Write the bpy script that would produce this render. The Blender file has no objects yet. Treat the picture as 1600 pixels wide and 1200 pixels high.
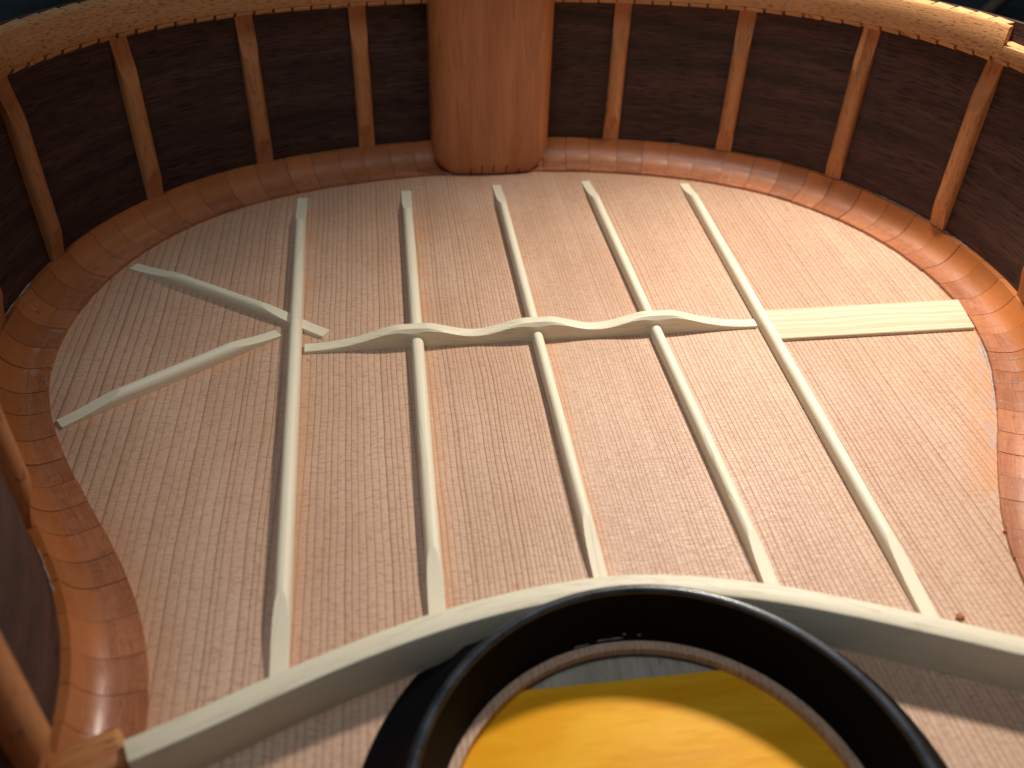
import bpy, bmesh, math, random
from mathutils import Vector, Matrix, noise
random.seed(7)
sc = bpy.context.scene
C = sc.collection
MM = 0.001
ZT = 26.1          # height of the soundboard's upper face above the bench, in mm

# ------------------------------------------------------------ camera
def wpos(x, y, z=0.0):
    return Vector((x*MM, y*MM, (z+ZT)*MM))
cam_d = bpy.data.cameras.new("camera"); cam = bpy.data.objects.new("camera", cam_d); C.objects.link(cam)
pit, yaw, rol = 0.674441373, 0.154653639, 0.0348579441
fw = Vector((math.sin(yaw)*math.cos(pit), math.cos(yaw)*math.cos(pit), -math.sin(pit)))
rt = Vector((math.cos(yaw), -math.sin(yaw), 0)); up = rt.cross(fw)
rt2 = rt*math.cos(rol)+up*math.sin(rol); up2 = up*math.cos(rol)-rt*math.sin(rol)
m = Matrix((rt2, up2, -fw)).transposed().to_4x4(); m.translation = wpos(-51.667, 0, 201.6)
cam.matrix_world = m
cam_d.sensor_width = 36.0; cam_d.lens = 1427.3/1600*36
cam_d.clip_start = 0.005; cam_d.clip_end = 30
cam_d.dof.use_dof = True; cam_d.dof.focus_distance = 0.325; cam_d.dof.aperture_fstop = 10.5
sc.camera = cam

# ------------------------------------------------------------ light
world = bpy.data.worlds.new("World"); sc.world = world; world.use_nodes = True
bg = world.node_tree.nodes['Background']
bg.inputs[0].default_value = (0.90, 0.91, 0.96, 1); bg.inputs[1].default_value = 0.07
def lamp(name, typ, loc, target, power, color, size, **kw):
    d = bpy.data.lights.new(name, typ); o = bpy.data.objects.new(name, d); C.objects.link(o)
    o.location = loc; d.energy = power; d.color = color
    if typ == 'AREA': d.shape = 'DISK'; d.size = size
    else: d.shadow_soft_size = size
    o.rotation_euler = (target-loc).to_track_quat('-Z', 'Y').to_euler()
    for k, v in kw.items(): setattr(d, k, v)
    return o
lamp('bench_lamp_light', 'SPOT', wpos(152, 376, 288), wpos(138, 195, 0), 7.9, (1.0, 0.91, 0.80), 0.019, spot_size=math.radians(108), spot_blend=1.0)
lamp('window_light', 'AREA', wpos(-160, 30, 760), wpos(-20, 230, 0), 1.45, (0.80, 0.91, 1.0), 0.35)
sc.view_settings.view_transform = 'Standard'; sc.view_settings.look = 'None'
sc.view_settings.exposure = 0.0; sc.view_settings.gamma = 1.0

# ------------------------------------------------------------ node helpers
class NB:
    def __init__(s, name):
        s.m = bpy.data.materials.new(name); s.m.use_nodes = True
        s.nt = s.m.node_tree; s.N = s.nt.nodes; s.b = s.N['Principled BSDF']
    def n(s, typ, **kw):
        x = s.N.new(typ)
        for k, v in kw.items(): setattr(x, k, v)
        return x
    def link(s, a, b): s.nt.links.new(a, b)
    def put(s, sock, v):
        if hasattr(v, 'is_linked') or isinstance(v, bpy.types.NodeSocket): s.link(v, sock)
        else:
            if isinstance(v, tuple) and len(v) == 3 and len(sock.default_value) == 4: v = (*v, 1)
            sock.default_value = v
    def math(s, op, a, b=0.0, c=None, clamp=False):
        x = s.n('ShaderNodeMath', operation=op, use_clamp=clamp)
        s.put(x.inputs[0], a); s.put(x.inputs[1], b)
        if c is not None: s.put(x.inputs[2], c)
        return x.outputs[0]
    def vmul(s, v, w):
        x = s.n('ShaderNodeVectorMath', operation='MULTIPLY'); s.link(v, x.inputs[0]); x.inputs[1].default_value = w; return x.outputs[0]
    def vadd(s, v, w):
        x = s.n('ShaderNodeVectorMath', operation='ADD'); s.link(v, x.inputs[0]); s.put(x.inputs[1], w); return x.outputs[0]
    def noise(s, v, scale=1.0, detail=3.0, rough=0.5, dist=0.0):
        x = s.n('ShaderNodeTexNoise'); s.link(v, x.inputs['Vector']); x.inputs['Scale'].default_value = scale
        x.inputs['Detail'].default_value = detail; x.inputs['Roughness'].default_value = rough; x.inputs['Distortion'].default_value = dist
        return x.outputs['Fac']
    def ramp(s, f, a, b, lo=0.0, hi=1.0):
        x = s.n('ShaderNodeMapRange', interpolation_type='SMOOTHSTEP'); s.link(f, x.inputs['Value'])
        x.inputs['From Min'].default_value = a; x.inputs['From Max'].default_value = b
        x.inputs['To Min'].default_value = lo; x.inputs['To Max'].default_value = hi; return x.outputs[0]
    def mix(s, f, a, b, mode='MIX'):
        x = s.n('ShaderNodeMix', data_type='RGBA', blend_type=mode)
        s.put(x.inputs[0], f); s.put(x.inputs[6], a); s.put(x.inputs[7], b); return x.outputs[2]
    def sep(s, v):
        x = s.n('ShaderNodeSeparateXYZ'); s.link(v, x.inputs[0]); return x.outputs
    def comb(s, x_, y_, z_=0.0):
        x = s.n('ShaderNodeCombineXYZ'); s.put(x.inputs[0], x_); s.put(x.inputs[1], y_); s.put(x.inputs[2], z_); return x.outputs[0]
    def bump(s, h, strength, dist=0.0002, base=None):
        x = s.n('ShaderNodeBump'); x.inputs['Strength'].default_value = strength; x.inputs['Distance'].default_value = dist
        s.link(h, x.inputs['Height'])
        if base is not None: s.link(base, x.inputs['Normal'])
        return x.outputs[0]
    def out(s, color, rough, normal=None, spec=0.5, coat=0.0):
        s.put(s.b.inputs['Base Color'], color); s.put(s.b.inputs['Roughness'], rough)
        s.b.inputs['Specular IOR Level'].default_value = spec
        s.b.inputs['Coat Weight'].default_value = coat; s.b.inputs['Coat Roughness'].default_value = 0.25
        if normal is not None: s.link(normal, s.b.inputs['Normal'])
        return s.m

def wood(name, ca, cb, cp, pore=0.55, pore_lo=0.60, rough=0.5, spec=0.4, coat=0.0, zone=None, streak=1.0, bump=0.35, vary=0.25, figure=0.0, pore_len=0.16, pore_w=1.7, glue=0.0):
    """wood whose grain runs along U of the UV map (both in mm)"""
    b = NB(name)
    uv = b.n('ShaderNodeUVMap').outputs[0]
    uv = b.vmul(uv, (1000, 1000, 1000))
    oi = b.n('ShaderNodeObjectInfo')
    sh = b.comb(b.math('MULTIPLY', oi.outputs['Random'], 731.0), b.math('MULTIPLY', oi.outputs['Random'], 377.0))
    v = b.vadd(uv, sh)
    wob = b.noise(b.vmul(v, (.03, .08, 1)), 1, 2)
    x, y, _ = b.sep(v)
    y2 = b.math('ADD', y, b.math('MULTIPLY', wob, 4.0))
    vv = b.comb(x, y2)
    big = b.noise(b.vmul(vv, (.012, .14, 1)), 1, 4, .6)
    fine = b.noise(b.vmul(vv, (.05, 1.6, 1)), 1, 3, .6)
    f = b.math('ADD', b.math('MULTIPLY', big, .6), b.math('MULTIPLY', fine, .4*streak))
    f = b.ramp(f, .33, .66)
    col = b.mix(f, ca, cb)
    p = b.noise(b.vmul(vv, (pore_len, pore_w, 1)), 1, 2, .5)
    dens = b.noise(b.vmul(vv, (.02, .05, 1)), 1, 2)
    pm = b.ramp(b.math('ADD', p, b.math('MULTIPLY', dens, .12)), pore_lo+.06, pore_lo+.11)
    col = b.mix(b.math('MULTIPLY', pm, pore), col, cp)
    if figure:
        fg = b.noise(b.vmul(vv, (.5, .16, 1)), 1, 3, .6, 1.0)
        col = b.mix(b.ramp(fg, .45, .7, 0, figure), col, cp)
    if glue:
        gl = b.noise(b.vmul(v, (.09, .18, 1)), 1, 5, .65, .5)
        gm = b.ramp(gl, .60, .74, 0, glue)
        col = b.mix(gm, col, (.62, .56, .52))
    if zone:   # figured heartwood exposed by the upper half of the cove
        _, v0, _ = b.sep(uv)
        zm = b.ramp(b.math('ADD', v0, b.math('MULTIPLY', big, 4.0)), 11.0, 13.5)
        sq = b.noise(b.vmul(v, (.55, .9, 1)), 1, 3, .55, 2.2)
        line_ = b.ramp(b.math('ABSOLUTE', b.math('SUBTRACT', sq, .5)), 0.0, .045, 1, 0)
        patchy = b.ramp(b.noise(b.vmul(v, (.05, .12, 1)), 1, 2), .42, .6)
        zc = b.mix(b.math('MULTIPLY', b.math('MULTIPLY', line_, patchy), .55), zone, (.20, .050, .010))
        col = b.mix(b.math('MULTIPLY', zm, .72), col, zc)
    hv = b.n('ShaderNodeHueSaturation'); b.link(col, hv.inputs['Color'])
    b.link(b.math('ADD', b.math('MULTIPLY', oi.outputs['Random'], vary), 1-vary/2), hv.inputs['Value'])
    h = b.math('SUBTRACT', b.math('MULTIPLY', fine, .5), b.math('MULTIPLY', pm, .8))
    rr = b.math('ADD', rough-.08, b.math('MULTIPLY', big, .16))
    return b.out(hv.outputs[0], rr, b.bump(h, bump, .00025), spec, coat)

M = {}
M['mahogany'] = wood('mahogany', (.36, .135, .048), (.48, .205, .082), (.12, .035, .012), pore=.5, rough=.42, spec=.45, coat=.12)
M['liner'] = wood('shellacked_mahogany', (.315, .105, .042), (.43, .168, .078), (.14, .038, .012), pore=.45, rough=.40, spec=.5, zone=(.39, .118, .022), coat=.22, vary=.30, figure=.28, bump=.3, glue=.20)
M['liner_core'] = wood('mahogany_core', (.20, .07, .028), (.25, .09, .035), (.08, .02, .01), rough=.6)
M['lining'] = wood('cedro_lining', (.43, .205, .082), (.53, .275, .115), (.14, .050, .020), pore=.7, pore_lo=.56, rough=.6, spec=.3, pore_len=.36, pore_w=2.3, vary=.1)
M['kerf'] = wood('cedro_kerf', (.40, .18, .07), (.50, .25, .10), (.13, .045, .018), pore=.6, rough=.6, spec=.3, vary=.15)
M['strut'] = wood('cedro_strut', (.39, .150, .052), (.51, .225, .088), (.14, .045, .015), pore=.6, rough=.5, spec=.35, vary=.2)
M['rosewood'] = wood('rosewood', (.022, .0098, .0090), (.082, .038, .031), (.006, .003, .003), pore=.85, pore_lo=.55, rough=.55, spec=.25, bump=.35, vary=0, pore_len=.11, pore_w=2.0)
M['block'] = wood('tail_mahogany', (.33, .100, .030), (.46, .165, .055), (.14, .035, .01), pore=.35, pore_lo=.60, rough=.36, spec=.5, coat=.15, vary=0, pore_len=.04, pore_w=1.5)
M['spruce'] = wood('pale_spruce', (.68, .60, .43), (.75, .68, .52), (.60, .47, .27), pore=.25, rough=.52, spec=.4, bump=.35, vary=.06, pore_len=.02, pore_w=1.3, streak=1.3)
M['spruce_end'] = wood('spruce_bar', (.67, .60, .43), (.74, .675, .52), (.40, .30, .18), pore=.35, rough=.5, spec=.4, bump=.4, vary=.04, pore_len=.10, pore_w=1.6)

# soundboard: book-matched cedar, growth rings along Y, tight at the centre joint
def soundboard_mat():
    b = NB('cedar_soundboard')
    tc = b.n('ShaderNodeTexCoord').outputs['Object']
    v = b.vmul(tc, (1000, 1000, 1000))
    x, y, z = b.sep(v)
    wob = b.noise(b.comb(b.math('MULTIPLY', x, .02), b.math('MULTIPLY', y, .009)), 1, 3, .5)
    wob2 = b.noise(b.comb(b.math('MULTIPLY', x, .25), b.math('MULTIPLY', y, .035)), 1, 2, .5)
    xs = b.math('ADD', x, b.math('MULTIPLY', b.math('SUBTRACT', wob, .5), 4.5))
    xs = b.math('ADD', xs, b.math('MULTIPLY', b.math('SUBTRACT', wob2, .5), .22))
    ax = b.math('ABSOLUTE', xs)
    pl = b.math('MULTIPLY', b.math('LOGARITHM', b.math('ADD', b.math('MULTIPLY', ax, .0112), 1.0), math.e), 1/.0135)
    pr = b.math('MULTIPLY', b.math('LOGARITHM', b.math('ADD', b.math('MULTIPLY', ax, .0052), 1.0), math.e), 1/.0063)
    side_ = b.math('GREATER_THAN', xs, 0.0)
    ph = b.math('ADD', b.math('MULTIPLY', pr, side_), b.math('MULTIPLY', pl, b.math('SUBTRACT', 1.0, side_)))
    ph = b.math('ADD', ph, b.math('MULTIPLY', side_, 200.0))
    jit = b.noise(b.comb(b.math('MULTIPLY', ph, .55), 3.3, 1.7), 1, 2)
    ph = b.math('ADD', ph, b.math('MULTIPLY', jit, 1.5))
    fr = b.math('FRACT', ph)
    idx = b.math('FLOOR', ph)
    wn = b.n('ShaderNodeTexWhiteNoise', noise_dimensions='1D'); b.link(idx, wn.inputs['W'])
    late = b.math('POWER', fr, 10.0)
    edge = b.ramp(fr, .955, 1.0, 1, 0)
    line = b.math('MULTIPLY', late, edge)
    brk = b.noise(b.comb(b.math('MULTIPLY', x, .5), b.math('MULTIPLY', y, .06)), 1, 3)
    amt = b.math('MULTIPLY', b.math('ADD', b.math('MULTIPLY', wn.outputs[0], .5), .75), b.math('ADD', b.math('MULTIPLY', brk, .25), .9))
    lf = b.math('MULTIPLY', line, amt, clamp=True)
    # silk: fine short cross marks
    sv = b.comb(b.math('MULTIPLY', x, .42), b.math('ADD', b.math('MULTIPLY', y, 1.15), b.math('MULTIPLY', wob, 3)))
    silk = b.noise(sv, 1, 4, .7, .9)
    sv2 = b.comb(b.math('MULTIPLY', x, .10), b.math('MULTIPLY', y, .55))
    silk2 = b.noise(sv2, 1, 3, .6, .6)
    reg = b.noise(b.vmul(v, (.022, .012, 1)), 1, 3, .6)
    ca = b.mix(b.ramp(reg, .35, .65), (.555, .358, .238), (.635, .430, .298))
    ca = b.mix(b.math('MULTIPLY', wn.outputs[0], .16), ca, (.43, .235, .14))
    ca = b.mix(b.ramp(silk, .50, .60, 0, .42), ca, (.33, .145, .080))
    ca = b.mix(b.ramp(silk2, .52, .64, 0, .10), ca, (.36, .17, .10))
    ca = b.mix(b.math('MULTIPLY', lf, .97), ca, (.17, .042, .018))
    # broad early/late tone inside each ring
    ca = b.mix(b.math('MULTIPLY', fr, .16), ca, (.36, .17, .10))
    # stained strip beside the fan braces, glue haze and shellac at the rim: vertex data
    at = b.n('ShaderNodeAttribute', attribute_name='stain'); ar = b.sep(at.outputs['Vector'])
    spots = b.noise(b.vmul(v, (.12, .09, 1)), 1, 5, .65, .4)
    ca = b.mix(b.math('MULTIPLY', ar[0], b.ramp(spots, .25, .6, .45, .9)), ca, (.58, .235, .085))
    ca = b.mix(b.math('MULTIPLY', ar[1], b.ramp(spots, .40, .62, .0, .8)), ca, (.38, .35, .33))
    sp = b.noise(b.vmul(v, (.055, .05, 1)), 1, 5, .7)
    ca = b.mix(b.ramp(sp, .66, .74, 0, .22), ca, (.30, .12, .055))
    h = b.math('ADD', b.math('MULTIPLY', silk, 1.3), b.math('MULTIPLY', lf, -.8))
    fz = b.noise(b.vmul(v, (1.7, 2.6, 1)), 1, 3, .6)
    h = b.math('ADD', h, b.math('MULTIPLY', fz, .5))
    rr = b.math('ADD', .29, b.math('MULTIPLY', silk2, .22))
    return b.out(ca, rr, b.bump(h, .62, .0003), .5, 0.0)
M['soundboard'] = soundboard_mat()

def plain(name, c, rough, spec=.5, nz=0.0, bumps=0.0, c2=None, sc_=(.05, .05, .05), coat=0.0):
    b = NB(name); tc = b.vmul(b.n('ShaderNodeTexCoord').outputs['Object'], (1000, 1000, 1000))
    a = b.noise(b.vmul(tc, sc_), 1, 5, .6)
    col = b.mix(b.ramp(a, .35, .65), c, c2 or c)
    fine = b.noise(tc, .8, 4, .6)
    nrm = b.bump(fine, bumps, .0002) if bumps else None
    rr = b.math('ADD', rough-nz/2, b.math('MULTIPLY', a, nz))
    return b.out(col, rr, nrm, spec, coat)
M['black'] = plain('black_lacquer', (.0013, .0020, .0036), .60, .05, .08, .12, (0.0025, .0032, .0045))
M['glue'] = plain('dried_glue', (.46, .43, .41), .3, .5, .1, .2, (.34, .30, .28), (.3, .3, .3))
M['chip'] = plain('red_wood_chip', (.30, .09, .03), .6, .3, .1, .3, (.42, .16, .06), (.5, .5, .5))
M['bench'] = plain('dark_bench_top', (.006, .010, .013), .8, .1, .1, .2, (.045, .075, .090), (.006, .005, .01))
M['stick'] = plain('pale_dowel', (.17, .12, .075), .6, .3, .1, .1, (.22, .16, .10))
M['workboard'] = wood('workboard_ply', (.30, .26, .20), (.42, .37, .29), (.12, .09, .07), pore=.5, rough=.6, vary=0)
def yellow_mat():
    b = NB('yellow_stained_ply'); v = b.vmul(b.n('ShaderNodeTexCoord').outputs['Object'], (1000, 1000, 1000))
    b.b.inputs['Roughness'].default_value = .5
    w = b.noise(b.vmul(v, (.02, .12, 1)), 1, 4, .6, .6)
    f = b.noise(b.vmul(v, (.10, .9, 1)), 1, 4, .65)
    col = b.mix(b.ramp(w, .35, .65), (.74, .32, .008), (.82, .41, .02))
    col = b.mix(b.ramp(f, .5, .7, 0, .35), col, (.60, .26, .008))
    return b.out(col, b.math('ADD', .38, b.math('MULTIPLY', f, .25)), b.bump(b.math('ADD', f, w), .25, .0003), .12, 0)
M['yellow'] = yellow_mat()

# ------------------------------------------------------------ mesh helpers (mm in, metres out)
def new_obj(name, verts, faces, mat, parent=None, uvs=None, sharp=35, loc=None, mtx=None):
    me = bpy.data.meshes.new(name)
    me.from_pydata([(a*MM, b_*MM, c*MM) for a, b_, c in verts], [], faces)
    if uvs is not None:
        l = me.uv_layers.new(name='UVMap')
        flat = []
        for poly in me.polygons:
            for li in poly.loop_indices:
                flat += [uvs[me.loops[li].vertex_index][0]*MM, uvs[me.loops[li].vertex_index][1]*MM]
        l.data.foreach_set('uv', flat)
    me.validate(); me.update()
    for q in me.polygons: q.use_smooth = True
    if sharp: me.set_sharp_from_angle(angle=math.radians(sharp))
    me.materials.append(M[mat])
    o = bpy.data.objects.new(name, me); C.objects.link(o)
    if parent: o.parent = parent
    if mtx is not None: o.matrix_local = mtx
    elif loc: o.location = Vector(loc)*MM
    return o
def fix(o):
    bm = bmesh.new(); bm.from_mesh(o.data); bmesh.ops.recalc_face_normals(bm, faces=bm.faces); bm.to_mesh(o.data); bm.free(); return o
def grid(nu, nv, f, closeu=False, closev=False, capu=True):
    """f(i,j) -> (x,y,z),(u,v)"""
    vs, uv = [], []
    for i in range(nu):
        for j in range(nv):
            a, b = f(i, j); vs.append(a); uv.append(b)
    fs = []
    for i in range(nu if closeu else nu-1):
        for j in range(nv if closev else nv-1):
            i2 = (i+1) % nu; j2 = (j+1) % nv
            fs.append((i*nv+j, i2*nv+j, i2*nv+j2, i*nv+j2))
    if capu and not closeu and closev:
        for i in (0, nu-1):
            n = len(vs); 
            for j in range(nv): vs.append(vs[i*nv+j]); uv.append((vs[-1][0], vs[-1][2]))
            fs.append(tuple(range(n, n+nv)))
    return vs, fs, uv
def label(o, l=None, cat=None, group=None, kind=None):
    for k, v in (('label', l), ('category', cat), ('group', group), ('kind', kind)):
        if v: o[k] = v
    return o

# ------------------------------------------------------------ outline of the plate inside the liner (mm)
half = [(116.9,139.4),(118.9,150.4),(121.9,159.8),(125.7,168.1),(129.5,176.3),(133.8,184.0),(138.0,191.8),(142.6,199.6),(147.5,207.4),(152.1,215.5),(156.7,224.0),(161.4,232.8),(165.6,242.0),(169.1,251.6),(171.7,261.6),(173.6,271.9),(174.7,282.4),(174.3,292.8),(172.9,303.2),(171.2,313.8),(168.6,324.3),(165.1,334.3),(160.5,344.0),(155.3,353.3),(149.0,362.1),(142.2,370.3),(134.8,377.9),(126.3,384.7),(117.3,390.4),(108.1,395.4),(98.3,399.7),(88.5,403.2),(78.7,406.2),(68.9,408.8),(59.2,410.9),(49.6,412.6),(39.9,413.9),(30.3,414.9),(20.9,415.7),(11.5,416.3)]
up_half = [(102,-52),(118,-40),(128,-24),(133,-6),(134,12),(132,30),(128,48),(123,66),(118.5,84),(115.5,99),(114.4,113),(115.0,127)]
def smooth(P, n):
    for _ in range(n):
        P = [P[0]]+[tuple((P[i-1][k]+2*P[i][k]+P[i+1][k])/4 for k in (0, 1)) for i in range(1, len(P)-1)]+[P[-1]]
    return P
hp = smooth([(0,-67.5),(30,-66.5),(60,-63.5),(84,-60)]+up_half+half+[(0,416.6)], 4)
ctrl = hp + [(-x, y) for x, y in hp[-2:0:-1]]
def catmull(P, step):
    out = []; n = len(P)
    for i in range(n):
        p0, p1, p2, p3 = (Vector(P[(i+k-1) % n]) for k in range(4))
        L = (p2-p1).length; s = max(1, int(L/1.0))
        for k in range(s):
            t = k/s
            out.append(.5*((2*p1)+(-p0+p2)*t+(2*p0-5*p1+4*p2-p3)*t*t+(-p0+3*p1-3*p2+p3)*t**3))
    # resample evenly
    acc = [0]
    for i in range(len(out)): acc.append(acc[-1]+(out[(i+1) % len(out)]-out[i]).length)
    tot = acc[-1]; m_ = int(tot/step); res = []; j = 0
    for k in range(m_):
        t = tot*k/m_
        while acc[j+1] < t: j += 1
        f = (t-acc[j])/(acc[j+1]-acc[j]); res.append(out[j].lerp(out[(j+1) % len(out)], f))
    return res, tot
OUT, TOT = catmull(ctrl, 2.0)
NO = len(OUT); ST = TOT/NO
NRM = []
for i in range(NO):
    t = (OUT[(i+3) % NO]-OUT[(i-3) % NO]).normalized(); NRM.append(Vector((t.y, -t.x)))   # anticlockwise? fixed below
if NRM[max(range(NO), key=lambda i: OUT[i].x)].x < 0: NRM = [-n for n in NRM]
def at(s, d=0.0):
    """point at arc length s, offset d outward"""
    k = (s/ST) % NO; i = int(k); f = k-i
    p = OUT[i].lerp(OUT[(i+1) % NO], f); n = NRM[i].lerp(NRM[(i+1) % NO], f).normalized()
    return p+n*d, n
def s_near(x, y, d=17.0):
    return min(range(NO), key=lambda i: (OUT[i]+NRM[i]*d-Vector((x, y))).length)*ST
WALL = 18.0
def zlip(y): return 77.6+max(0, min(433-y, 230))*.062

body = bpy.data.objects.new('guitar_body', None); C.objects.link(body)
body.location = wpos(0, 0, 0); body.empty_display_size = .05
label(body, 'unfinished classical guitar body lying open, dark sides, pale fan braces on reddish cedar soundboard', 'guitar')

# ------------------------------------------------------------ soundboard with its hole
HC = (0.0, 88.0); HR = 48.7
fan = [(-91.8, 396.0, -86.0, 129.0), (-43.6, 399.5, -46.0, 140.5), (0.0, 402.0, 0.0, 149.5), (44.0, 403.0, 47.0, 140.0), (92.0, 396.5, 86.0, 128.0)]
def brace_x(k, y):
    x0, y0, x1, y1 = fan[k]; return x0+(x1-x0)*(y-y0)/(y1-y0)
def ray_r(th, d=19.6):
    dx, dy = math.cos(th), math.sin(th); best = None
    for i in range(NO):
        a = OUT[i]+NRM[i]*d; b_ = OUT[(i+1) % NO]+NRM[(i+1) % NO]*d
        ex, ey = b_.x-a.x, b_.y-a.y; det = dx*(-ey)+dy*ex
        if abs(det) < 1e-9: continue
        qx, qy = a.x-HC[0], a.y-HC[1]
        r = (qx*(-ey)+qy*ex)/det; t = (dx*qy-dy*qx)/det
        if -1e-6 <= t <= 1+1e-6 and r > 0 and (best is None or r < best): best = r
    return best or 60.0
NT, NR = 300, 110
radii = [ray_r(2*math.pi*i/NT) for i in range(NT)]
def sbf(i, j):
    th = 2*math.pi*i/NT
    if j < NR: r = HR+(radii[i]-HR)*j/(NR-1); z = 0.0
    else: r = radii[i] if j == NR else HR; z = -2.3
    x = HC[0]+r*math.cos(th); y = HC[1]+r*math.sin(th)
    return (x, y, z), (y, x)
vs, fs, uv = grid(NT, NR+2, sbf, closeu=True, closev=True)
sb = fix(new_obj('soundboard', vs, fs, 'soundboard', body, uv, sharp=30))
att = sb.data.attributes.new('stain', 'FLOAT_VECTOR', 'POINT')
vals = []
for v in sb.data.vertices:
    x, y = v.co.x*1000, v.co.y*1000
    a = b_ = 0.0
    for k, wid, amt in ((0, 2.0, .28), (1, 2.0, .42), (2, 1.3, .40), (3, .8, .15)):
        if fan[k][3]-4 < y < fan[k][1]-6:
            dd = x-brace_x(k, y)-2.6
            if -1.5 < dd < wid+1: a = max(a, amt*min(1, max(0, (wid+1-dd))))
    dist = min((OUT[i]-Vector((x, y))).length for i in range(0, NO, 4)) if math.hypot(x, y-240) > 90 else 99
    if dist < 14:
        e = max(0, 1-dist/12)
        if x > 100 and 180 < y < 290: a = max(a, e*.8)
        if x < -90 and y > 280: a = max(a, e*.45)
        if x < -90 and y < 200: a = max(a, e*.40)
        if x > 140 and 195 < y < 255: b_ = max(b_, max(0, 1-dist/7))
        if y > 380: a = max(a, e*.25)
    # smear below the lower side brace
    px, py = x+162, y-243; L = (66*px+44*py)/79.3; D = (-44*px+66*py)/79.3
    if 0 < L < 72 and -6 < D < 0: a = max(a, .55*(1-abs(D+3)/3.2))
    vals += [a, b_, 0]
att.data.foreach_set('vector', vals)

# ------------------------------------------------------------ sides (rosewood)
prof = [(WALL, -0.02), (WALL, None), (WALL+2.0, None), (WALL+2.0, -0.02)]
def side_f(i, j):
    d, z = prof[j]; p, n = at(i*ST, d)
    zz = z if z is not None else zlip(p.y)+14.2
    return (p.x, p.y, zz), (i*ST, [0, 100, 102, 202][j])
# split rib in several strips of height so that the bump stays crisp
vs, fs, uv = grid(NO, 4, side_f, closeu=True, closev=True)
side = fix(new_obj('side_rib', vs, fs, 'rosewood', body, uv, sharp=30))
side['label'] = 'dark rosewood side bent round the body'

# ------------------------------------------------------------ bottom liner: strip + segments
lp = [(0.25, .02), (0.25, 1.45), (2.6, 1.45), (5.2, 1.62), (7.8, 2.05), (10.2, 3.15), (12.2, 4.7), (13.9, 6.8), (15.1, 9.2), (15.6, 10.7)]
def core_f(i, j):
    P = [(.9, .02)]+[(a+.35, b-.45) for a, b in lp[1:]]+[(WALL-.02, 9.6), (WALL-.02, .02)]
    d, z = P[j]; p, n = at(i*ST, d); return (p.x, p.y, z), (i*ST, j*3)
vs, fs, uv = grid(NO, 12, core_f, closeu=True, closev=True)
liner = fix(new_obj('bottom_liner', vs, fs, 'liner_core', body, uv))
liner['label'] = 'coved reddish mahogany liner between side and soundboard'
# segments
profs = lp+[(WALL-.05, 10.75)]
plen = [0]
for a, b_ in zip(profs[:-1], profs[1:]): plen.append(plen[-1]+math.dist(a, b_))
def lin_at(P, t):
    return P
s = 0.0; nseg = 0
random.seed(11)
while s < TOT-4:
    p, n = at(s+6, 0)
    L = 12.4+random.uniform(-1.2, 1.2)
    if p.y < 60: L = 24
    L = min(L, TOT-s)
    gap = random.choice([.12, .2, .28, .42]); dz = random.uniform(-.12, .16); dd = random.uniform(-.15, .15); tilt = random.uniform(-.12, .12)
    nn = max(4, int(L/3)+1)
    pts = profs+[(WALL-.05, 6.0)]
    s0 = s
    def seg_f(i, j, s0=s0, L=L, gap=gap, dz=dz, dd=dd, tilt=tilt, nn=nn):
        t = i/(nn-1); d, z = profs[j] if j < len(profs) else (WALL-.05, 5.0)
        if j < len(profs)-1: d += dd+tilt*(t-.5); z = max(.02, z+(dz*.5 if j > 1 else 0))
        e = .10 if (i in (0, nn-1)) else 0    # softened edge
        q, _ = at(s0+gap/2+(L-gap)*t, d+e); return (q.x, q.y, max(.02, z-e*.6)), (s0*1.0+t*L, (plen[j] if j < len(plen) else 30))
    vs, fs, uv = grid(nn, len(profs), seg_f)
    # end faces
    nv = len(profs)
    for i in (0, nn-1):
        base = len(vs)
        for j in range(nv):
            vs.append(vs[i*nv+j]); uv.append(uv[i*nv+j])
        q, _ = at(s0+gap/2+(L-gap)*(i/(nn-1)), WALL-.05); vs.append((q.x, q.y, .3)); uv.append((s0, 30))
        fs.append(tuple(range(base, base+nv+1)) if i else tuple(range(base+nv, base-1, -1)))
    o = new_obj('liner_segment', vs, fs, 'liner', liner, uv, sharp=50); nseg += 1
    s += L

# ------------------------------------------------------------ back lining on the upper edge
def strip_f(i, j, s0=0):
    P = [(11.0, 14.0), (10.6, 13.2), (10.4, 3.0), (10.8, 2.1), (12.4, 2.1), (12.4, 14.0)]
    d, z = P[j]; p, n = at(i*ST, d); return (p.x, p.y, zlip(p.y)+z), (i*ST, [0, 1, 12, 14, 16, 28][j]+3)
# the notch cut for the back brace on the right
s_notch = s_near(195.5, 316, 14)
def make_strip(a, b, nm='lining_strip', low=False):
    n = int((b-a)/2)+1
    def f(i, j):
        P = [(11.0, 14.0), (10.6, 13.2), (10.4, 3.0), (10.8, 2.1), (12.4, 2.1), (12.4, 14.0)]
        if low: P = [(11.0, 7.0), (10.6, 6.9), (10.4, 3.0), (10.8, 2.1), (12.4, 2.1), (12.4, 7.0)]
        d, z = P[j]; p, _ = at(a+(b-a)*i/(n-1), d); return (p.x, p.y, zlip(p.y)+z), (a+(b-a)*i/(n-1), [0, 1, 12, 14, 16, 28][j]+3)
    vs, fs, uv = grid(n, 6, f, closev=True)
    return fix(new_obj(nm, vs, fs, 'lining', None, uv, sharp=40))
NOTW = 13.0
lining = make_strip(s_notch+NOTW/2, s_notch-NOTW/2+TOT, 'back_lining'); lining.parent = body
lining['label'] = 'pale cedro lining strip along the upper edge of the side'
o = make_strip(s_notch-NOTW/2+.05, s_notch+NOTW/2-.05, 'notch_floor', True); o.parent = lining
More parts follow.
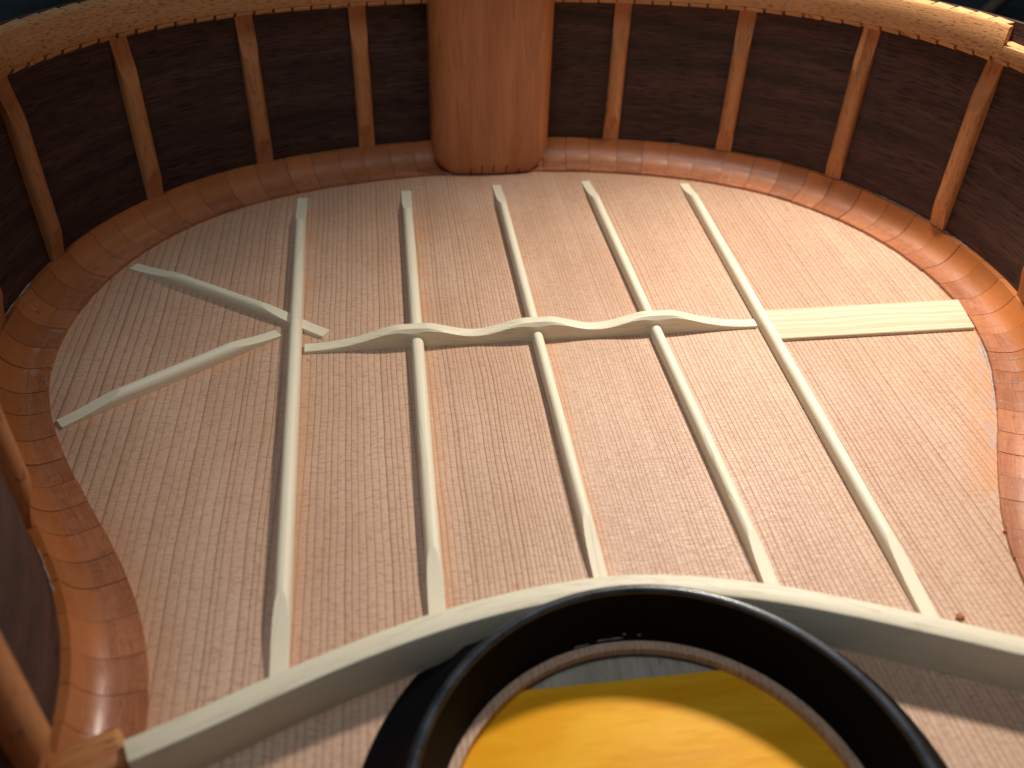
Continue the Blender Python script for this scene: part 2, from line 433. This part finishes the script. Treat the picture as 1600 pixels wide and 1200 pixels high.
# kerf blocks share one mesh (two heights for the notch)
def block_mesh(h, nm):
    L, W = 7.25, 5.35
    pr = [(0, 2.05), (-1.6, 2.05), (-1.6, 1.2), (-.7, .2), (.4, 0.0), (W, 0.0), (W, h), (0, h)]
    vs = [(-L/2, d, z) for d, z in pr]+[(L/2, d, z) for d, z in pr]; n = len(pr)
    fs = [tuple(range(n-1, -1, -1)), tuple(range(n, 2*n))]+[(i, (i+1) % n, (i+1) % n+n, i+n) for i in range(n)]
    uv = [(v[0]+v[2]*.1, v[1]+v[2]) for v in vs]
    o = new_obj(nm, vs, fs, 'kerf', lining, uv, sharp=20); return fix(o)
kb = block_mesh(13.98, 'kerf_block'); kl = block_mesh(7.0, 'kerf_block')
NK = int(TOT/7.75); first = {0: True, 1: True}
for k in range(NK):
    s = TOT*k/NK; p, n = at(s, 12.45)
    ds = min(abs(s-s_notch), abs(abs(s-s_notch)-TOT))
    low = ds < NOTW/2
    if not low and ds < NOTW/2+3: s += 0
    src = kl if low else kb
    if first[low]: o = src; first[low] = False
    else: o = src.copy(); C.objects.link(o)
    o.parent = lining
    n3 = Vector((n.x, n.y, 0)); t3 = n3.cross(Vector((0, 0, 1))).normalized()
    mm = Matrix((t3, n3, Vector((0, 0, 1)))).transposed().to_4x4()
    if mm.determinant() < 0: mm = Matrix((-t3, n3, Vector((0, 0, 1)))).transposed().to_4x4()
    mm.translation = Vector((p.x, p.y, zlip(p.y)))*MM
    o.matrix_local = mm

# ------------------------------------------------------------ braces
def brace_mesh(L, w, hfun, cutfun, roundp=2.3, na=21, step=.8, base=0.02, wfun=None, flat=0.0):
    """bar along +X from 0 to L, width w along Y, rounded top, flats where cutfun bites"""
    n = max(3, int(L/step)+1)
    us = [math.sin(math.pi/2*(-1+2*j/(na-1))) for j in range(na)]
    def f(i, j):
        x = L*i/(n-1); h = hfun(x); ww = wfun(x) if wfun else w
        if j == 0: return (x, -ww/2, base), (x, -h)
        if j == na+1: return (x, ww/2, base), (x, ww+h)
        u = us[j-1]
        z = h*(.42+.58*max(0, 1-abs(u)**roundp)**(1/roundp))
        z = max(base+.05, min(z, cutfun(x)+flat*u))
        return (x, u*ww/2, z), (x, u*ww/2+z*.4)
    return grid(n, na+2, f, closev=True)
def sstep(a, b, x):
    t = max(0, min(1, (x-a)/(b-a))); return t*t*(3-2*t)
def ease(x, x0, a, b):      # cut height: a at the tip to b at x0, slightly scooped
    t = max(0, min(1, x/x0)); return a+(b-a)*(.22*t+.78*t*t)
def put_brace(name, A, B, w, h, e0, l0, e1, l1, mat='spruce', parent=body, **kw):
    d = Vector((B[0]-A[0], B[1]-A[1], 0)); L = d.length; d.normalize()
    big = h+.01
    def cut(x):
        c = big
        if x < l0: c = min(c, ease(x, l0, e0, h))
        if L-x < l1: c = min(c, ease(L-x, l1, e1, h))
        return c
    vs, fs, uv = brace_mesh(L, w, lambda x: h, cut, **kw)
    yv = Vector((0, 0, 1)).cross(d)
    mtx = Matrix((d, yv, Vector((0, 0, 1)))).transposed().to_4x4(); mtx.translation = Vector((A[0], A[1], 0))*MM
    return fix(new_obj(name, vs, fs, mat, parent, uv, sharp=13, mtx=mtx))
scal = [(31.0, 30.0), (31.0, 26.0), (31.0, 26.0), (29.0, 25.0), (35.0, 20.0)]
names = ['tallest fan brace, leftmost', 'fan brace crossed by the first wave crest', 'centre fan brace over the joint', 'fan brace crossed by the third wave crest', 'fan brace ending at the flat patch']
for k, (x0, y0, x1, y1) in enumerate(fan):
    h = [5.3, 4.9, 4.6, 4.5, 4.4][k]; w = [4.7, 4.7, 4.0, 4.1, 4.3][k]
    o = put_brace('fan_brace', (x1, y1-.5), (x0, y0), w, h, 1.3, scal[k][0]+2, .5, scal[k][1])
    o['label'] = names[k]
o = put_brace('closing_bar', (-157.5, 340.5), (-78.2, 284.6), 4.6, 4.6, .9, 26, 1.25, 30); o['label'] = 'slim bar passing under the leftmost fan brace'
o = put_brace('closing_bar', (-163.3, 242.0), (-96.0, 287.0), 4.8, 4.6, 1.0, 21, 1.0, 20); o['label'] = 'slim slanting bar left of the fan braces'

# flat patch
px0, px1, py0, py1 = 91.0, 176.2, 264.6, 284.2
def patch_f(i, j):
    n = 30; t = i/(n-1)
    P = [(py0, .02), (py0, 1.25), (py0+.25, 1.5), (py1-.25, 1.5), (py1, 1.25), (py1, .02)]
    y, z = P[j]; xe = 171.2+(y-py0)/(py1-py0)*3.6
    x = px0+(xe-px0)*t; return (x, y, z), (x, y*1.0+z)
vs, fs, uv = grid(30, 6, patch_f, closev=True)
M['patch'] = wood('patch_spruce', (.60, .505, .35), (.635, .54, .38), (.47, .34, .20), pore=.55, pore_lo=.47, rough=.5, spec=.4, bump=.25, vary=0, pore_len=.004, pore_w=1.5, streak=1.5)
o = fix(new_obj('flat_patch', vs, fs, 'patch', body, uv, sharp=30)); o['label'] = 'thin flat spruce patch reaching from the rightmost fan brace to the liner'

# wavy bridge bar
def wave_h(x):
    z = 1.5
    for c in (-46, 0, 46):
        u = (x-c)/15.5
        z += 5.6*math.exp(-abs(u)**2.3*.85)
    z += 1.3*sstep(-84, -62, x)*sstep(84, 62, x)
    return z
def wavy_f(i, j):
    n = 173; x = -85.8+171.9*i/(n-1); h = wave_h(x); h = min(h, 8.0)
    pk = max(0, 1-min(abs(x-c) for c in (-46, 0, 46))/11.0)
    yf = 273.9; yb = 278.7; ch = .35+1.3*pk
    P = [(yf, .02), (yf, h-ch), (yf+.25+ch*.55, h-.1), (yf+1.2+ch, h), (yb-.5, h), (yb, h-.4), (yb, .02)]
    y, z = P[j]; return (x, y, z), (x, y+z)
vs, fs, uv = grid(173, 7, wavy_f, closev=True)
o = fix(new_obj('wavy_bar', vs, fs, 'spruce_end', body, uv, sharp=24)); o['label'] = 'cross bar carved in three waves over the middle fan braces'

# curved harmonic bar round the sound hole
nearpts = [(-117, 110.5), (-110, 113.2), (-98, 118), (-84, 124), (-66, 131), (-47, 137), (-27, 141.3), (-9, 143.3), (6, 143.3), (24, 140.6), (43, 135.5), (62, 128.5), (80, 121), (99, 112.6), (117, 104)]
def near_y(x):
    P = nearpts; n = len(P)
    for i in range(n-1):
        if x <= P[i+1][0] or i == n-2:
            a = P[max(i-1, 0)]; b_ = P[i]; c = P[i+1]; d = P[min(i+2, n-1)]
            t = (x-b_[0])/(c[0]-b_[0]); m0 = (c[1]-a[1])/(c[0]-a[0])*(c[0]-b_[0]); m1 = (d[1]-b_[1])/(d[0]-b_[0])*(c[0]-b_[0])
            return (2*t**3-3*t*t+1)*b_[1]+(t**3-2*t*t+t)*m0+(-2*t**3+3*t*t)*c[1]+(t**3-t*t)*m1
def bar_h(x): return 13.9+.6*math.exp(-(x/52)**2)
def hb_f(i, j):
    n = 118; x = -114.6+231.2*i/(n-1); h = bar_h(x); y = near_y(x)
    sl = (near_y(x+.5)-near_y(x-.5)); nx, ny = -sl/math.hypot(1, sl), 1/math.hypot(1, sl)
    P = [(0, .02), (0, h-1.0), (.3, h-.3), (1.0, h), (5.2, h), (5.9, h-.3), (6.1, h-1.0), (6.1, .02)]
    t, z = P[j]; return (x+nx*t, y+ny*t, z), (x, t+z)
vs, fs, uv = grid(118, 8, hb_f, closev=True)
o = fix(new_obj('harmonic_bar', vs, fs, 'spruce_end', body, uv, sharp=40)); o['label'] = 'tall curved spruce bar behind the black sound hole ring'
# brown end blocks of the harmonic bar on the liner
def rbox(name, size, mat, mtx, parent, bev=1.2, seg=3, uvs=1.0):
    bm = bmesh.new(); bmesh.ops.create_cube(bm, size=1.0)
    for v in bm.verts: v.co = Vector((v.co.x*size[0], v.co.y*size[1], v.co.z*size[2]))
    bmesh.ops.bevel(bm, geom=list(bm.edges), offset=bev, segments=seg, profile=.5, affect='EDGES')
    vs = [tuple(v.co) for v in bm.verts]; fs = [tuple(v.index for v in f.verts) for f in bm.faces]; bm.free()
    ax = max(range(3), key=lambda k: size[k]); oth = [k for k in range(3) if k != ax]
    uv = [(v[ax], v[oth[0]]+v[oth[1]]) for v in vs]
    return new_obj(name, vs, fs, mat, parent, uv, sharp=50, mtx=mtx)
for sx in (-1, 1):
    y = (115.0 if sx < 0 else 108.0)
    mt = Matrix.Translation(Vector((sx*124.6, y-.5, 6.2))*MM) @ Matrix.Rotation(sx*math.radians(-24), 4, 'Z')
    rbox('bar_end_block', (16.5, 10.5, 12.3), 'strut', mt, body, 1.8)

# ------------------------------------------------------------ side struts
def strut(s, z0=9.7, w=7.6, h=5.2, l_top=21, l_bot=14, e_top=.9, e_bot=1.6):
    p, n = at(s, WALL+.35)
    L = zlip(p.y)-z0+.3
    def cut(x):
        c = h+.01
        if x < l_bot: c = min(c, ease(x, l_bot, e_bot, h))
        if L-x < l_top: c = min(c, ease(L-x, l_top, e_top, h))
        return c
    vs, fs, uv = brace_mesh(L, w, lambda x: h, cut, roundp=2.1, step=1.2)
    X = Vector((0, 0, 1)); Z = Vector((-n.x, -n.y, 0)); Y = Z.cross(X)
    mtx = Matrix((X, Y, Z)).transposed().to_4x4(); mtx.translation = Vector((p.x, p.y, z0))*MM
    return fix(new_obj('side_strut', vs, fs, 'strut', body, uv, sharp=14, mtx=mtx))
stations = [(-192.5, 287), (-186, 333.5), (-157.5, 386), (-109.5, 417.5), (-62, 430), (62, 430), (116.5, 414.5), (161, 380.5), (186.5, 328.0), (192, 268)]
for k, (x, y) in enumerate(stations):
    strut(s_near(x, y, WALL))
for x, y in ((-158, 190), (158, 190)):
    strut(s_near(x, y, WALL), w=8.6, h=6.2)
for x, y in ((-134, 112), (134, 112)):
    strut(s_near(x, y, WALL), w=9.5, h=6.0)

# ------------------------------------------------------------ tail block
def blockshape():
    bw, y0, y1, h = 57.0, 413.4, 435.0, 99.0
    # plan outline of the block (front corners rounded, face slightly bowed)
    plan = []
    R = 9.0
    plan.append((bw/2, y1))
    for k in range(9):
        a = math.pi/2*k/8; plan.append((bw/2-R+R*math.cos(a), y0+R*.92-R*.92*math.sin(a)))
    for k in range(1, 8):
        t = k/8; plan.append((bw/2-R-(bw-2*R)*t, y0-.9*math.sin(math.pi*t)))
    for k in range(9):
        a = math.pi/2*(1-k/8); plan.append((-(bw/2-R)-R*math.cos(a), y0+R*.92-R*.92*math.sin(a)))
    plan.append((-bw/2, y1))
    zs = [.03, .25, .8, 1.8, 3.4, 5.6, 8.5, 12, 18, 26, 36, 46, 56, 66, 76, 84, 92, h]
    def f(i, j):
        z = zs[i]; x, y = plan[j]
        # lower corners pull in both ways
        k = max(0, 1-z/13.0); pull = 10.5*(1-math.sqrt(max(0, 1-k*k)))
        kx = (bw/2-pull)/(bw/2); yb = max(0, 1-z/4.2); py = 3.0*(1-math.sqrt(max(0, 1-yb*yb)))
        yy = y+(py if j not in (0, len(plan)-1) else 0)
        return (x*kx-1.2, yy, z), (z, x+y*.4)
    return grid(len(zs), len(plan), f, closev=True)
vs, fs, uv = blockshape()
tb = fix(new_obj('tail_block', vs, fs, 'block', body, uv, sharp=60)); tb['label'] = 'broad rounded reddish mahogany block at the tail end'
M['slit'] = plain('dark_saw_slit', (.03, .01, .006), .8, .2)
for x, hh in ((-11.5, 3.6), (-6.0, 5.6), (-.3, 6.0), (6.0, 5.4), (12.5, 3.0)):
    # saw slits show as thin dark inlays at the block's foot
    k = []
    nz = 6
    def slit(i, j, x=x, hh=hh):
        z = .35+hh*i/(nz-1); yb = max(0, 1-z/4.2); py = 3.0*(1-math.sqrt(max(0, 1-yb*yb)))
        y = 413.4-.9*math.cos((x+1.2)/57*math.pi)+py
        P = [(-.22, -.06), (.22, -.06), (.22, .6), (-.22, .6)]
        a, b_ = P[j]; return (x+a+.25*(z-2)/4, y+b_, z), (z, a)
    vs, fs, uv = grid(nz, 4, slit, closev=True)
    fix(new_obj('saw_slit', vs, fs, 'slit', tb, uv))

# ------------------------------------------------------------ black ring round the sound hole
def bar_limit(th):
    """distance from the hole centre to the near face of the harmonic bar along th"""
    c, s_ = math.cos(th), math.sin(th); r = 0.0
    while r < 90:
        x, y = HC[0]+c*r, HC[1]+s_*r
        if y > near_y(max(-116, min(116, x)))-.6: return r
        r += .25
    return 90
NRg = 180
lim = [bar_limit(2*math.pi*i/NRg) for i in range(NRg)]
def ring_f(i, j):
    th = 2*math.pi*i/NRg
    P = [(51.2, .02, 0), (51.5, 3, 0), (55.0, 16.6, -1.6), (55.2, 16.6, -1.6), (55.8, 16.6, -1.6), (56.4, 16.6, -1.6), (57.2, 16.6, -1.6), (57.7, 16.5, -1.6), (60.2, 11.5, -1.2), (64.5, 6, -.6), (69.3, 1.4, 0), (70.2, .6, 0), (70.3, .02, 0)]
    r, z, oy = P[j]
    x = HC[0]+r*math.cos(th); y = HC[1]+r*math.sin(th)+oy
    rr = math.hypot(x-HC[0], y-HC[1]); l = lim[i]
    if j >= 7 and rr > l: f_ = l/rr; x = HC[0]+(x-HC[0])*f_; y = HC[1]+(y-HC[1])*f_
    return (x, y, z), (th*60, r+z)
vs, fs, uv = grid(NRg, 13, ring_f, closeu=True, closev=True)
o = fix(new_obj('sound_hole_ring', vs, fs, 'black', body, uv, sharp=50)); o['label'] = 'black flared ring standing round the sound hole'
M['rim'] = plain('satin_black_rim', (.006, .009, .015), .28, .55, .12, .15, (.03, .036, .046), (.12, .12, .12))
def rim_f(i, j):
    a = 2*math.pi*j/10; th = 2*math.pi*i/NRg
    r = 56.35+1.35*math.cos(a)*(1 if math.cos(a) > 0 else 1.0); z = 16.55+1.15*math.sin(a)
    return (HC[0]+r*math.cos(th), HC[1]-1.6+r*math.sin(th), z), (th*60, a)
vs, fs, uv = grid(NRg, 10, rim_f, closeu=True, closev=True)
q = fix(new_obj('ring_rim', vs, fs, 'rim', o, uv, sharp=80)); q['label'] = 'rounded satin rim that catches the light'

# ------------------------------------------------------------ glue squeeze-out
def bead(pts, r, seed=0):
    rnd = random.Random(seed); vs = []; fs = []; n = len(pts); K = 6
    for i, (x, y, z) in enumerate(pts):
        a = Vector(pts[max(i-1, 0)]); b_ = Vector(pts[min(i+1, n-1)]); d = (b_-a).normalized()
        s1 = d.orthogonal().normalized(); s2 = d.cross(s1); rr = r*rnd.uniform(.5, 1.25)*(.35 if i in (0, n-1) else 1)
        for k in range(K):
            v = Vector((x, y, z))+s1*rr*math.cos(2*math.pi*k/K)+s2*rr*math.sin(2*math.pi*k/K); vs.append(tuple(v))
    for i in range(n-1):
        for k in range(K): fs.append((i*K+k, i*K+(k+1) % K, (i+1)*K+(k+1) % K, (i+1)*K+k))
    fs.append(tuple(range(K-1, -1, -1))); fs.append(tuple(range((n-1)*K, n*K)))
    return vs, fs
def along_profile(s, t0, t1, n=9, wig=.25, lift=.05):
    out = []
    for i in range(n):
        t = (t0+(t1-t0)*i/(n-1))*(len(profs)-1); j = min(int(t), len(profs)-2); f = t-j
        d = profs[j][0]+(profs[j+1][0]-profs[j][0])*f; z = profs[j][1]+(profs[j+1][1]-profs[j][1])*f
        p, _ = at(s+random.uniform(-wig, wig), d); out.append((p.x, p.y, z+lift))
    return out
def along_wall(s0, s1, d, z, wig=.3, step=1.5):
    n = max(3, int(abs(s1-s0)/step)); out = []
    for i in range(n):
        p, _ = at(s0+(s1-s0)*i/(n-1), d+random.uniform(-wig, 0)); out.append((p.x, p.y, z+random.uniform(-.1, .2)))
    return out
random.seed(5)
sl = s_near(-190, 305, WALL)
for pts, r in ((along_profile(sl, .5, 1.0, 12, .5), .28), (along_profile(sl+8, .1, .35, 7, .5), .22), (along_wall(sl-9, sl-1, 17.8, 10.7), .5), (along_wall(sl+3, sl+26, 17.8, 10.7), .35)):
    vs, fs = bead(pts, r, 3); o = new_obj('glue_bead', vs, fs, 'glue', body, None, sharp=0)
for k in range(12):
    s0 = random.uniform(s_near(-140, 160), s_near(150, 190)) if False else random.uniform(0, TOT)
    p, _ = at(s0)
    if p.y < 180: continue
    Lb = random.uniform(5, 22)
    vs, fs = bead(along_wall(s0, s0+Lb, 17.85, 10.7), random.uniform(.12, .28), k); new_obj('glue_bead', vs, fs, 'glue', body, None, sharp=0)
for x, y, a, b_ in ((166.5, 244, .0, .8), (160, 232, .05, .75), (155, 222, 0, .6), (140, 371, .0, .7), (112, 393, .1, .8), (120, 388, .4, .9), (-45, 414, .3, .6)):
    s0 = s_near(x, y, 0); vs, fs = bead(along_profile(s0, a, b_, 10, .12, .0), .10, int(x)); new_obj('glue_bead', vs, fs, 'glue', body, None, sharp=0)
# smear at the foot of the liner on the right
s0, s1 = s_near(171, 258, 0), s_near(157, 222, 0)
vs, fs = bead(along_wall(s0, s1, -.1, .15, .4, 1.2), .27, 9); new_obj('glue_bead', vs, fs, 'glue', body, None, sharp=0)

# dried flecks on the ring's inner face
for a0, a1, z, r_ in ((96, 88, 1.6, .10), (103, 98, 1.0, .09), (84, 83, 2.6, .12), (88.5, 87.5, 3.2, .10)):
    pts = []
    for k in range(7):
        th = math.radians(a0+(a1-a0)*k/6); rr_ = 51.15+.1*z; pts.append((HC[0]+rr_*math.cos(th), HC[1]-.12*z+rr_*math.sin(th), z+random.uniform(-.15, .15)))
    vs, fs = bead(pts, r_, int(a0)); new_obj('glue_bead', vs, fs, 'glue', body, None, sharp=0)
# ------------------------------------------------------------ small loose chips on the plate
def chip(name, x, y, z, r, mat, lab, cat):
    bm = bmesh.new(); bmesh.ops.create_icosphere(bm, subdivisions=2, radius=1)
    for v in bm.verts:
        k = 1+.45*noise.noise(v.co*1.8+Vector((x, y, 0))); v.co = Vector((v.co.x*r*k*1.25, v.co.y*r*k, max(-.55, v.co.z*.6*k)*r))
    vs = [tuple(v.co) for v in bm.verts]; fs = [tuple(v.index for v in f.verts) for f in bm.faces]; bm.free()
    o = new_obj(name, vs, fs, mat, None, None, sharp=20); o.location = wpos(x, y, z+r*.55+.03); return label(o, lab, cat)
chip('wood_chip', 95.0, 136.2, 0, .95, 'chip', 'reddish brown crumb of wood on the soundboard, behind the curved bar', 'wood chip')
chip('wood_chip', 125.0, 164.0, 0, .8, 'chip', 'dark reddish crumb lodged against the foot of the right liner', 'wood chip')
chip('sanding_crumb', -84.3, 270.3, 0, .38, 'glue', 'tiny white crumb in front of the left end of the wavy bar', 'crumb')

# ------------------------------------------------------------ what lies under and behind
def slab(name, x0, x1, y0, y1, z0, z1, mat, bev=1.0):
    sx, sy, sz = x1-x0, y1-y0, z1-z0
    mt = Matrix.Translation(Vector(((x0+x1)/2, (y0+y1)/2, (z0+z1)/2+ZT))*MM)
    return rbox(name, (sx, sy, sz), mat, mt, None, bev, 2)
o = slab('yellow_panel', -62, 64, 20, 129.5, -4.1, -2.62, 'yellow', .2)
label(o, 'bright yellow wooden panel seen through the sound hole', 'panel')
o = slab('workboard', -215, 215, -100, 452, -ZT+.02, -4.12, 'workboard', 1.5)
label(o, 'flat pale grey board under the guitar body, glimpsed through the sound hole', 'board')
bm = bmesh.new(); bmesh.ops.create_grid(bm, x_segments=1, y_segments=1, size=4.0)
me = bpy.data.meshes.new('workbench'); bm.to_mesh(me); bm.free(); me.materials.append(M['bench'])
bench = bpy.data.objects.new('workbench', me); C.objects.link(bench); bench.location = (0, 1.2, 0); label(bench, kind='structure')
# pale stick on the bench beyond the rim
vs, fs = [], []
K = 10; L = 330; R = 4.4
for i in range(12):
    for k in range(K):
        a = 2*math.pi*k/K; vs.append((-L/2+L*i/11, R*math.cos(a), R*math.sin(a)))
for i in range(11):
    for k in range(K): fs.append((i*K+k, i*K+(k+1) % K, (i+1)*K+(k+1) % K, (i+1)*K+k))
fs += [tuple(range(K)), tuple(range(11*K, 12*K))]
o = fix(new_obj('wooden_stick', vs, fs, 'stick', None)); o.rotation_euler = (0, 0, math.radians(46))
o.location = (0.555, 0.837, .0046)
label(o, 'thin pale stick lying on the dark bench beyond the right rim', 'stick')
bpy.context.view_layer.update()
